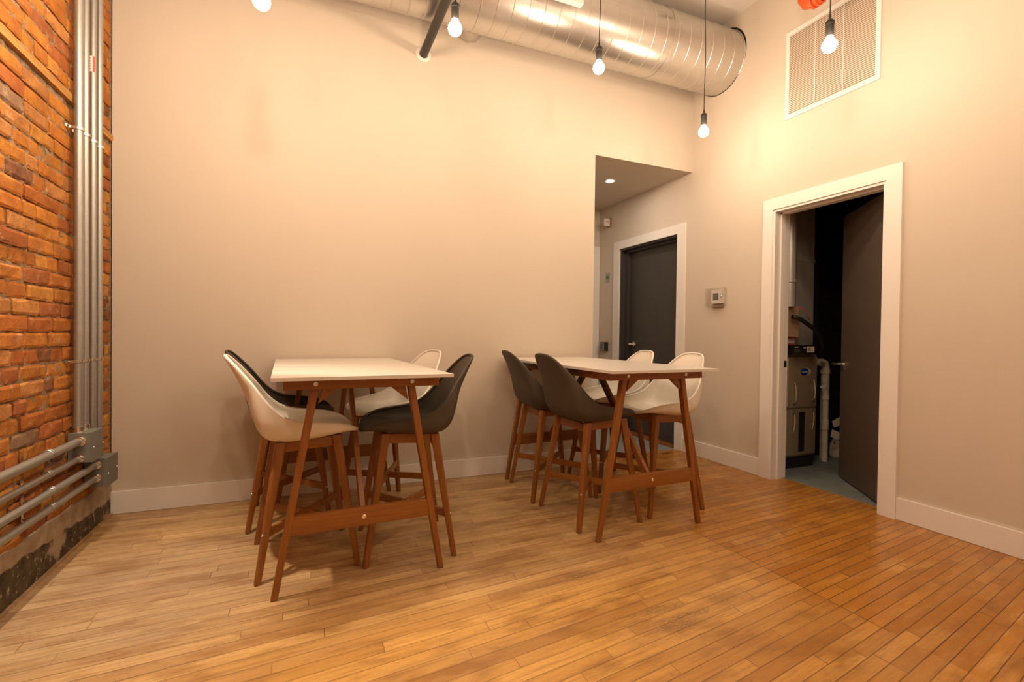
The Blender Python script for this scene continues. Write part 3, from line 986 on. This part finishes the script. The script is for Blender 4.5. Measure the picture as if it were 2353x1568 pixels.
# orange grooved elbow with black pipe
s_ = tag(empty('pipe_coupling', (4.03, -1.315, 3.240)), 'orange pipe elbow with black pipe, cut by the top edge beside the grille', 'pipe fitting')
bm = bmesh.new()
tube(bm, [(0, -.10, .0), (0, -.04, -.002), (0, 0.0, .012), (0, .02, .05), (0, .022, .11)], .036, 24)
for dd in (-.085, -.055): lathe(bm, [(.034, 0), (.047, .002), (.047, .018), (.034, .02)], 24, axm((0, dd, 0), (0, 1, 0)))
lathe(bm, [(.034, 0), (.047, .002), (.047, .018), (.034, .02)], 24, axm((0, .022, .085), (0, 0, 1)))
box(bm, -.062, .062, -.085, -.055, -.010, .010)
obj('elbow', bm, M['orange'], s_, smooth=True, autos=math.radians(35))
bm = bmesh.new()
tube(bm, [(0, -.09, 0), (0, -4.6, 0)], .030, 24)
obj('pipe', bm, M['blackpipe'], s_, smooth=True, autos=math.radians(40))
bm = bmesh.new(); tube(bm, [(0, .022, .10), (0, .022, ZC - 3.240)], .030, 24)
obj('riser', bm, M['blackpipe'], s_, smooth=True, autos=math.radians(40))
bm = bmesh.new()
for a_ in (-1, 1): tube(bm, [(a_ * .052, -.095, 0), (a_ * .052, -.045, 0)], .006, 8)
obj('bolt', bm, M['screw'], s_)

# ------------------------------------------------------------------ return air grille
gy0, gy1, gz0, gz1 = -1.596, -.946, 2.696, 3.334
s_ = tag(empty('return_air_grille', (XR, (gy0 + gy1) / 2, gz0)), 'large white louvred return air grille high on the right wall', 'air grille')
hw = (gy1 - gy0) / 2; hh = gz1 - gz0; fw = .028
bm = bmesh.new()
box(bm, -.009, 0, -hw, hw, 0, fw); box(bm, -.009, 0, -hw, hw, hh - fw, hh)
box(bm, -.009, 0, -hw, -hw + fw, fw, hh - fw); box(bm, -.009, 0, hw - fw, hw, fw, hh - fw)
fr_ = obj('frame', bm, M['trim'], s_, bevel=.0015)
bm = bmesh.new()
NS = 44
for i in range(NS):
    zc = fw + (hh - 2 * fw) * (i + .5) / NS
    vs = [bm.verts.new(q) for q in ((-.008, -hw + fw, zc - .0055), (-.008, hw - fw, zc - .0055), (-.0005, hw - fw, zc + .0035), (-.0005, -hw + fw, zc + .0035),
                                    (-.0088, -hw + fw, zc - .0035), (-.0088, hw - fw, zc - .0035), (-.0013, hw - fw, zc + .0050), (-.0013, -hw + fw, zc + .0050))]
    for f_ in ((0, 1, 2, 3), (4, 7, 6, 5), (0, 4, 5, 1), (1, 5, 6, 2), (3, 2, 6, 7), (0, 3, 7, 4)):
        bm.faces.new([vs[k] for k in f_])
bmesh.ops.recalc_face_normals(bm, faces=bm.faces)
obj('louvres', bm, M['trim'], s_)
bm = bmesh.new()
for dy in (-.095, .10): box(bm, -.0084, -.003, dy - .0018, dy + .0018, fw, hh - fw)
obj('divider', bm, M['trim'], s_)
obj('backing', B(-.0008, -.0001, -hw + fw, hw - fw, fw, hh - fw), M['card'], s_)
for ay in (-hw + .09, hw - .09):
    for az in (.014, hh - .014): screw(fr_, (-.009, ay, az), (-1, 0, 0), .004)

# ------------------------------------------------------------------ thermostat
s_ = tag(empty('thermostat', (XR, -.325, 1.34)), 'white thermostat in a clear locking guard on the right wall', 'thermostat')
obj('body', B(-.030, -.0, -.075, .040, .030, .145), M['label'], s_, bevel=.003)
obj('screen', B(-.0312, -.030, -.040, .020, .060, .118), M['lcd'], s_)
bm = bmesh.new()
box(bm, -.046, -.044, -.100, .095, .012, .162); box(bm, -.046, 0, -.100, -.098, .012, .162); box(bm, -.046, 0, .093, .095, .012, .162)
box(bm, -.046, 0, -.098, .093, .160, .162); box(bm, -.046, 0, -.098, .093, .012, .014)
obj('clear_guard', bm, M['clear'], s_, bevel=.0008)
bm = bmesh.new()
lathe(bm, [(.009, 0), (.009, .008), (.006, .011), (0, .011)], 16, axm((-.046, -.088, .085), (-1, 0, 0)))
obj('lock', bm, M['chrome'], s_, smooth=True, autos=math.radians(30))
bm = bmesh.new()
box(bm, -.030, 0, -.075, .040, .000, .010); box(bm, -.014, -.010, -.070, -.064, .009, .013); box(bm, -.014, -.010, .03, .036, .009, .013)
obj('base_ledge', bm, M['card'], s_, bevel=.002)

# small corridor fixtures
s_ = tag(empty('alarm_sign_box', (XR, 1.325, 2.37)), 'small white box with red lines of lettering, high in the corridor', 'sign')
obj('housing', B(-.078, -.0, -.012, .012, 0, .082), M['label'], s_, bevel=.004)
obj('back_plate', B(-.006, 0, -.045, .045, -.012, .094), M['card'], s_, bevel=.001)
bm = bmesh.new(); box(bm, -.062, -.020, -.0128, -.0118, .050, .057); box(bm, -.060, -.022, -.0128, -.0118, .034, .041)
obj('red_lettering', bm, M['red'], s_)
s_ = tag(empty('exit_button', (XR, 1.345, 1.72)), 'steel wall plate with a green button in the corridor', 'switch')
obj('plate', B(-.006, 0, -.035, .035, 0, .105), M['conduit'], s_, bevel=.001)
obj('button', B(-.014, -.006, -.012, .018, .036, .068), M['green'], s_, bevel=.002)
s_ = tag(empty('door_opener_pad', (XR, 1.37, .902)), 'black door opener box with grey push plate, low in the corridor', 'switch')
obj('housing', B(-.05, 0, -.05, .055, 0, .105), M['black'], s_, bevel=.004)
obj('push_plate', B(-.054, -.050, -.044, .050, .006, .099), M['conduit'], s_, bevel=.001)
obj('plate_inset', B(-.0555, -.054, -.036, .042, .014, .091), M['boxgrey'], s_, bevel=.0005)

# recessed downlight
s_ = tag(empty('recessed_downlight', (3.781, .523, ZH)), 'small round lit downlight in the corridor ceiling', 'downlight')
bm = bmesh.new(); lathe(bm, [(.036, -.001), (.050, -.001), (.050, -.005), (.036, -.003)], 28, None, False)
obj('trim_ring', bm, M['trim'], s_, smooth=True, autos=math.radians(30))
bm = bmesh.new(); lathe(bm, [(.036, -.0005), (.036, -.002), (0, -.002)], 24)
obj('lamp_face', bm, M['down'], s_)

# ------------------------------------------------------------------ conduits and boxes on the brick
def conn(bm, loc, d_, r):
    lathe(bm, [(r + .007, 0), (r + .007, .003), (r + .003, .004), (r + .003, .020), (r + .0045, .021), (r + .0045, .026), (r, .027)], 20, axm(loc, d_))
b1 = tag(empty('junction_box', (0, -.488, .435)), 'grey steel junction box on the brick, upper of the two', 'junction box', 'grey junction boxes low on the brick wall')
obj('body', B(.008, .098, -.068, .070, 0, .142), M['boxgrey'], b1, bevel=.0015)
obj('cover', B(.098, .1015, -.070, .072, -.002, .144), M['boxgrey'], b1, bevel=.001)
screw(b1, (.1015, -.055, .070), (1, 0, 0), .004); screw(b1, (.1015, .058, .070), (1, 0, 0), .004)
bm = bmesh.new(); lathe(bm, [(.014, 0), (.014, .0012), (0, .0012)], 24, axm((.045, -.068, .068), (0, -1, 0)))
obj('knockout', bm, M['boxgrey'], b1)
b2 = tag(empty('junction_box', (0, -.313, .265)), 'grey steel junction box on the brick, lower and nearer the corner', 'junction box', 'grey junction boxes low on the brick wall')
obj('body', B(.012, .104, -.072, .072, 0, .145), M['boxgrey'], b2, bevel=.0015)
obj('cover', B(.104, .1075, -.074, .074, -.002, .147), M['boxgrey'], b2, bevel=.001)
screw(b2, (.1075, -.060, .066), (1, 0, 0), .004); screw(b2, (.1075, .062, .070), (1, 0, 0), .004)
bm = bmesh.new(); lathe(bm, [(.014, 0), (.014, .0012), (0, .0012)], 24, axm((.05, -.072, .065), (0, -1, 0)))
obj('knockout', bm, M['boxgrey'], b2)
VC = [(-.520, .0190, .577), (-.443, .0160, .577), (-.352, .0165, .410), (-.268, .0160, .410)]
vl = ['thickest vertical grey conduit on the brick, leftmost of four', 'second vertical grey conduit from the left on the brick',
      'vertical grey conduit with a small red and white sticker', 'vertical grey conduit closest to the room corner']
for i, ((y, r_, zb), l) in enumerate(zip(VC, vl)):
    s_ = tag(empty('vertical_conduit', (.034, y, zb)), l, 'conduit', 'vertical conduits on the brick wall')
    bm = bmesh.new(); tube(bm, [(0, 0, .004), (0, 0, ZC - zb)], r_, 24)
    obj('tube', bm, M['conduit'], s_, smooth=True, autos=math.radians(40))
    bm = bmesh.new(); conn(bm, (0, 0, 0), (0, 0, 1), r_)
    obj('connector', bm, M['zinc'], s_, smooth=True, autos=math.radians(30))
    for zs in (2.045, .922):
        bm = bmesh.new()
        zz = zs - zb
        pts = [(-.034, -r_ - .022, zz), (-.020, -r_ - .004, zz)] + [((r_ + .002) * math.sin(a), -(r_ + .002) * math.cos(a), zz) for a in [math.pi * k / 8 for k in range(9)]] + [(-.020, r_ + .004, zz)]
        n_ = len(pts); va = []
        for q in pts:
            va.append([bm.verts.new((q[0], q[1], q[2] - .006)), bm.verts.new((q[0], q[1], q[2] + .006))])
        for a_, b_ in zip(va, va[1:]): bm.faces.new((a_[0], b_[0], b_[1], a_[1]))
        r3 = bmesh.ops.extrude_face_region(bm, geom=bm.faces[:])
        for v in [v for v in r3['geom'] if isinstance(v, bmesh.types.BMVert)]:
            dvec = Vector((v.co.x, v.co.y, 0)).normalized() * .0018
            v.co += dvec
        bmesh.ops.recalc_face_normals(bm, faces=bm.faces)
        lathe(bm, [(.0055, 0), (.0055, .004), (.003, .006), (0, .006)], 10, axm((-.028, -r_ - .016, zz), (1, 0, 0)))
        obj('strap', bm, M['zinc'], s_, smooth=True, autos=math.radians(35))
    if i == 2:
        bm = bmesh.new()
        z0_, z1_ = 2.395 - zb, 2.475 - zb
        def patch(a0, a1, mi, rr):
            for k in range(6):
                aa, ab = a0 + (a1 - a0) * k / 6, a0 + (a1 - a0) * (k + 1) / 6
                vs = [bm.verts.new((rr * math.cos(a), rr * math.sin(a), zz)) for a, zz in ((aa, z0_), (ab, z0_), (ab, z1_), (aa, z1_))]
                f_ = bm.faces.new(vs); f_.material_index = mi
        patch(math.radians(-130), math.radians(-75), 0, r_ + .0006)
        patch(math.radians(-75), math.radians(-45), 1, r_ + .0006)
        for k in range(5):
            aa, ab = math.radians(-118), math.radians(-92)
            za = z0_ + .012 + k * .013
            vs = [bm.verts.new(((r_ + .0009) * math.cos(a), (r_ + .0009) * math.sin(a), zz)) for a, zz in ((aa, za), (ab, za), (ab, za + .006), (aa, za + .006))]
            f_ = bm.faces.new(vs); f_.material_index = 2
        obj('sticker', bm, [M['label'], M['red'], M['ink']], s_)
HC = [(.052, -.556, .540, .0185), (.050, -.556, .456, .0135), (.060, -.385, .382, .0165), (.060, -.385, .314, .0155)]
hl = ['thickest level conduit running along the brick into the upper grey box', 'thin level conduit entering the upper grey box from below the thick one',
      'level conduit entering the top of the lower grey box', 'lowest level conduit just above the concrete base']
for (x, y, z, r_), l in zip(HC, hl):
    s_ = tag(empty('horizontal_conduit', (x, y, z)), l, 'conduit', 'level conduits low on the brick wall')
    bm = bmesh.new(); tube(bm, [(0, -.004, 0), (0, -.09, 0), (0, -1.2, .008), (0, -2.7, .008)], r_, 24)
    obj('tube', bm, M['conduit'], s_, smooth=True, autos=math.radians(40))
    bm = bmesh.new(); conn(bm, (0, 0, 0), (0, -1, 0), r_)
    lathe(bm, [(.004, 0), (.004, .006), (0, .006)], 8, axm((r_ + .002, -.014, 0), (1, 0, 0)))
    obj('connector', bm, M['zinc'], s_, smooth=True, autos=math.radians(30))
    yc = -.50 - y - .34
    bm = bmesh.new()
    lathe(bm, [(r_ + .0005, 0), (r_ + .0025, .002), (r_ + .0025, .014), (r_ + .0012, .016), (r_ + .0025, .018), (r_ + .0025, .030), (r_ + .0005, .032)], 24, axm((0, yc, .006), (0, -1, 0)))
    obj('coupling', bm, M['conduit'], s_, smooth=True, autos=math.radians(30))
    bm = bmesh.new()
    box(bm, -x + .004, -x + .009, yc - .12 - .008, yc - .12 + .008, -r_ - .018, r_ + .01)
    tube(bm, [(-x + .008, yc - .12, -.004), (-r_ * .8, yc - .12, -.004)], .006, 8)
    obj('wall_clip', bm, M['zinc'], s_)

# ------------------------------------------------------------------ closet contents
F = tag(empty('furnace', (4.66, -.73, 0)), 'brown-grey upright furnace with two panels inside the closet', 'furnace')
obj('base', B(.01, .37, .02, .58, 0, .095), M['black'], F)
obj('cabinet', B(0, .385, .012, .60, .095, .945), M['furn'], F, bevel=.004)
up_ = obj('upper_door', B(.012, .378, 0, .016, .505, .925), M['furn'], F, bevel=.006)
lo_ = obj('lower_door', B(.006, .372, 0, .016, .110, .490), M['furn'], F, bevel=.006)
obj('door_edge', B(.020, .028, -.002, .002, .52, .915), M['furnlight'], up_); obj('door_edge', B(.014, .022, -.002, .002, .12, .48), M['furnlight'], lo_)
def grip(par, x, z0, z1, flip):
    bm = bmesh.new()
    pts, rad = [], []
    for k in range(9):
        q = k / 8
        pts.append((x + .012 * q * (-1 if flip else 1) * (1), -.004 - .010 * math.sin(math.pi * q), z0 + (z1 - z0) * q))
        rad.append(.0035 + .002 * math.sin(math.pi * q))
    tube(bm, pts, rad, 8)
    obj('grip', bm, M['furnlight'], par, smooth=True)
    bm = bmesh.new(); lathe(bm, [(.014, 0), (.012, .010), (0, .010)], 16, axm((x, 0, z1 + (.014 if z1 > z0 and flip else 0)), (0, -1, 0)))
    obj('latch', bm, M['boxgrey'], par, smooth=True, autos=math.radians(30))
grip(up_, .105, .715, .545, False); grip(up_, .335, .735, .56, False)
grip(lo_, .095, .290, .462, False); grip(lo_, .325, .305, .475, False)
bm = bmesh.new()
def oval(cx_, cz_, rx_, rz_, y_, n=32):
    vs = [bm.verts.new((cx_ + rx_ * math.cos(2 * math.pi * k / n), y_, cz_ + rz_ * math.sin(2 * math.pi * k / n))) for k in range(n)]
    return bm.faces.new(vs)
oval(.238, .800, .066, .030, -.0015).material_index = 0
oval(.222, .800, .050, .029, -.0025).material_index = 1
bmesh.ops.recalc_face_normals(bm, faces=bm.faces)
bdg = obj('badge', bm, [M['furnlight'], M['blue']], up_)
tc = bpy.data.curves.new('lettering', 'FONT'); tc.body = 'Carrier'; tc.size = .028; tc.align_x = 'CENTER'; tc.align_y = 'CENTER'; tc.shear = .35; tc.extrude = .0002
to = bpy.data.objects.new('lettering', tc); COL.objects.link(to); bpy.context.view_layer.update()
me = bpy.data.meshes.new_from_object(to); bpy.data.objects.remove(to)
to = bpy.data.objects.new('lettering', me); COL.objects.link(to); me.materials.append(M['label']); to.parent = bdg
to.location = (.222, -.0034, .800); to.rotation_euler = (math.pi / 2, 0, 0)
bm = bmesh.new()
box(bm, .165, .235, -.002, .001, .135, .465)
obj('rating_plate', bm, M['black'], lo_)

s_ = tag(empty('supply_plenum', (4.72, -.70, .947)), 'shiny sheet metal supply duct rising from the furnace top', 'air duct')
obj('sheet_metal', B(0, .30, 0, .42, 0, 1.85), M['plenum'], s_, bevel=.003)
obj('drive_cleat', B(-.004, .304, -.006, .424, .775, .800), M['plenum'], s_, bevel=.002)
obj('side_panel', B(.302, .46, .06, .36, 0, 1.85), M['black'], s_)
s_ = tag(empty('flue_pipe', (4.600, -.79, 1.30)), 'round metal flue pipe at the left edge inside the closet', 'pipe')
bm = bmesh.new(); tube(bm, [(0, 0, 0.03), (0, 0, 1.47)], .046, 24)
obj('tube', bm, M['plenum'], s_, smooth=True, autos=math.radians(40))
bm = bmesh.new(); lathe(bm, [(.046, 0), (.053, .004), (.053, .024), (.046, .028)], 24, axm((0, 0, .22), (0, 0, 1)))
obj('collar', bm, M['plenum'], s_, smooth=True, autos=math.radians(30))
s_ = tag(obj('cardboard_box', B(4.56, 4.725, -.79, -.705, 1.09, 1.33), M['card'], bevel=.002), 'open brown cardboard carton above the furnace', 'box')
s_ = tag(empty('parts_carton', (4.68, -.76, .947)), 'red and white printed carton standing on the furnace', 'box')
obj('carton', B(-.02, .095, .03, .058, 0, .143), M['redbox'], s_, bevel=.001)
obj('printed_panel', B(-.015, .075, .0285, .03, .09, .132), M['label'], s_)
s_ = tag(empty('control_box', (4.665, -.79, .947)), 'flat black box with a white label on top of the furnace', 'box')
obj('case', B(0, .262, 0, .055, 0, .078), M['black'], s_, bevel=.002)
bm = bmesh.new(); box(bm, .160, .248, -.0015, 0, .018, .066, 0)
for k in range(3): box(bm, .170, .205, -.0025, -.001, .028 + k * .012, .032 + k * .012, 1)
obj('label_patch', bm, [M['label'], M['ink']], s_)
bm = bmesh.new(); box(bm, .015, .06, -.0015, 0, .058, .063, 0); box(bm, .12, .145, -.0015, 0, .052, .060, 0)
for k in range(3): box(bm, .015, .08, -.0015, 0, .020 + k * .009, .023 + k * .009, 1)
obj('front_print', bm, [M['label'], M['boxgrey']], s_)
bm = bmesh.new()
tube(bm, [(4.60, -.83, 1.25), (4.68, -.83, 1.235), (4.76, -.83, 1.20), (4.86, -.83, 1.155), (4.94, -.82, 1.09), (4.995, -.80, 1.03), (5.02, -.78, .965)], .017, 14)
tag(obj('black_hose', bm, M['black'], smooth=True), 'thick black hose curving down over the furnace top', 'hose')
bm = bmesh.new()
tube(bm, [(4.60, -.86, 1.33), (4.67, -.862, 1.31), (4.72, -.862, 1.27), (4.76, -.86, 1.22)], .003, 8)
tag(obj('red_wire', bm, M['red'], smooth=True), 'thin dark red wire above the black hose', 'wire')

def pvc(name, pts, r_, cols, label):
    s_ = tag(empty(name, pts[-1]), label, 'pipe')
    o_ = Vector(pts[-1])
    bm = bmesh.new(); tube(bm, [Vector(q) - o_ for q in pts], r_, 20)
    obj('tube', bm, M['pvc'], s_, smooth=True, autos=math.radians(50))
    for q in cols:
        bm = bmesh.new(); lathe(bm, [(r_, 0), (r_ + .005, .002), (r_ + .005, q[3]), (r_, q[3] + .002)], 20, axm(Vector(q[:3]) - o_, (0, 0, 1)))
        obj('fitting', bm, M['pvc'], s_, smooth=True, autos=math.radians(30))
    return s_
X1, X2 = 5.335, 5.255
pv = pvc('vent_pipe', [(5.045, -.60, .868), (X1 - .05, -.60, .868), (X1 - .015, -.60, .856), (X1, -.60, .82), (X1, -.60, .4), (X1, -.60, 0)], .034, [(X1, -.60, .765, .035)],
     'thicker white plastic vent pipe bending down beside the furnace')
pvc('drain_pipe', [(X2 - .03, -.66, .66), (X2 - .012, -.66, .63), (X2, -.66, .59), (X2, -.66, 0)], .0255, [(X2, -.66, .545, .03), (X2, -.66, .28, .085)],
     'thinner white plastic drain pipe between furnace and vent pipe')
bm = bmesh.new()
for (x, z, a, w_) in ((X1 + .02, .345, .5, .085), (X1 + .01, .235, -.35, .10)):
    c_, s2 = math.cos(a), math.sin(a)
    vs = []
    for (dx, dz) in ((-w_ / 2, -.03), (0, -.042), (w_ / 2, -.028), (w_ / 2, .03), (-w_ / 2, .034)):
        vs.append(bm.verts.new((x + dx * c_ - dz * s2, -.70 - dx * .2, z + dx * s2 + dz * c_)))
    bm.faces.new(vs)
r3 = bmesh.ops.extrude_face_region(bm, geom=bm.faces[:])
bmesh.ops.translate(bm, verts=[v for v in r3['geom'] if isinstance(v, bmesh.types.BMVert)], vec=(0, .0012, 0))
for v in bm.verts: v.co -= Vector((X1, -.60, 0))
obj('paper_tag', bm, M['paper'], pv)
bm = bmesh.new()
for k in range(1): tube(bm, [(5.50, -.60, .0), (5.497, -.60, .03), (5.50, -.60, .07), (5.50, -.60, .12), (5.492, -.60, .15), (5.49, -.60, .165)], [.05, .055, .052, .05, .03, .02], 14)
tag(obj('plastic_jug', bm, M['pvc'], smooth=True), 'small pale plastic container on the closet floor by the door', 'container')
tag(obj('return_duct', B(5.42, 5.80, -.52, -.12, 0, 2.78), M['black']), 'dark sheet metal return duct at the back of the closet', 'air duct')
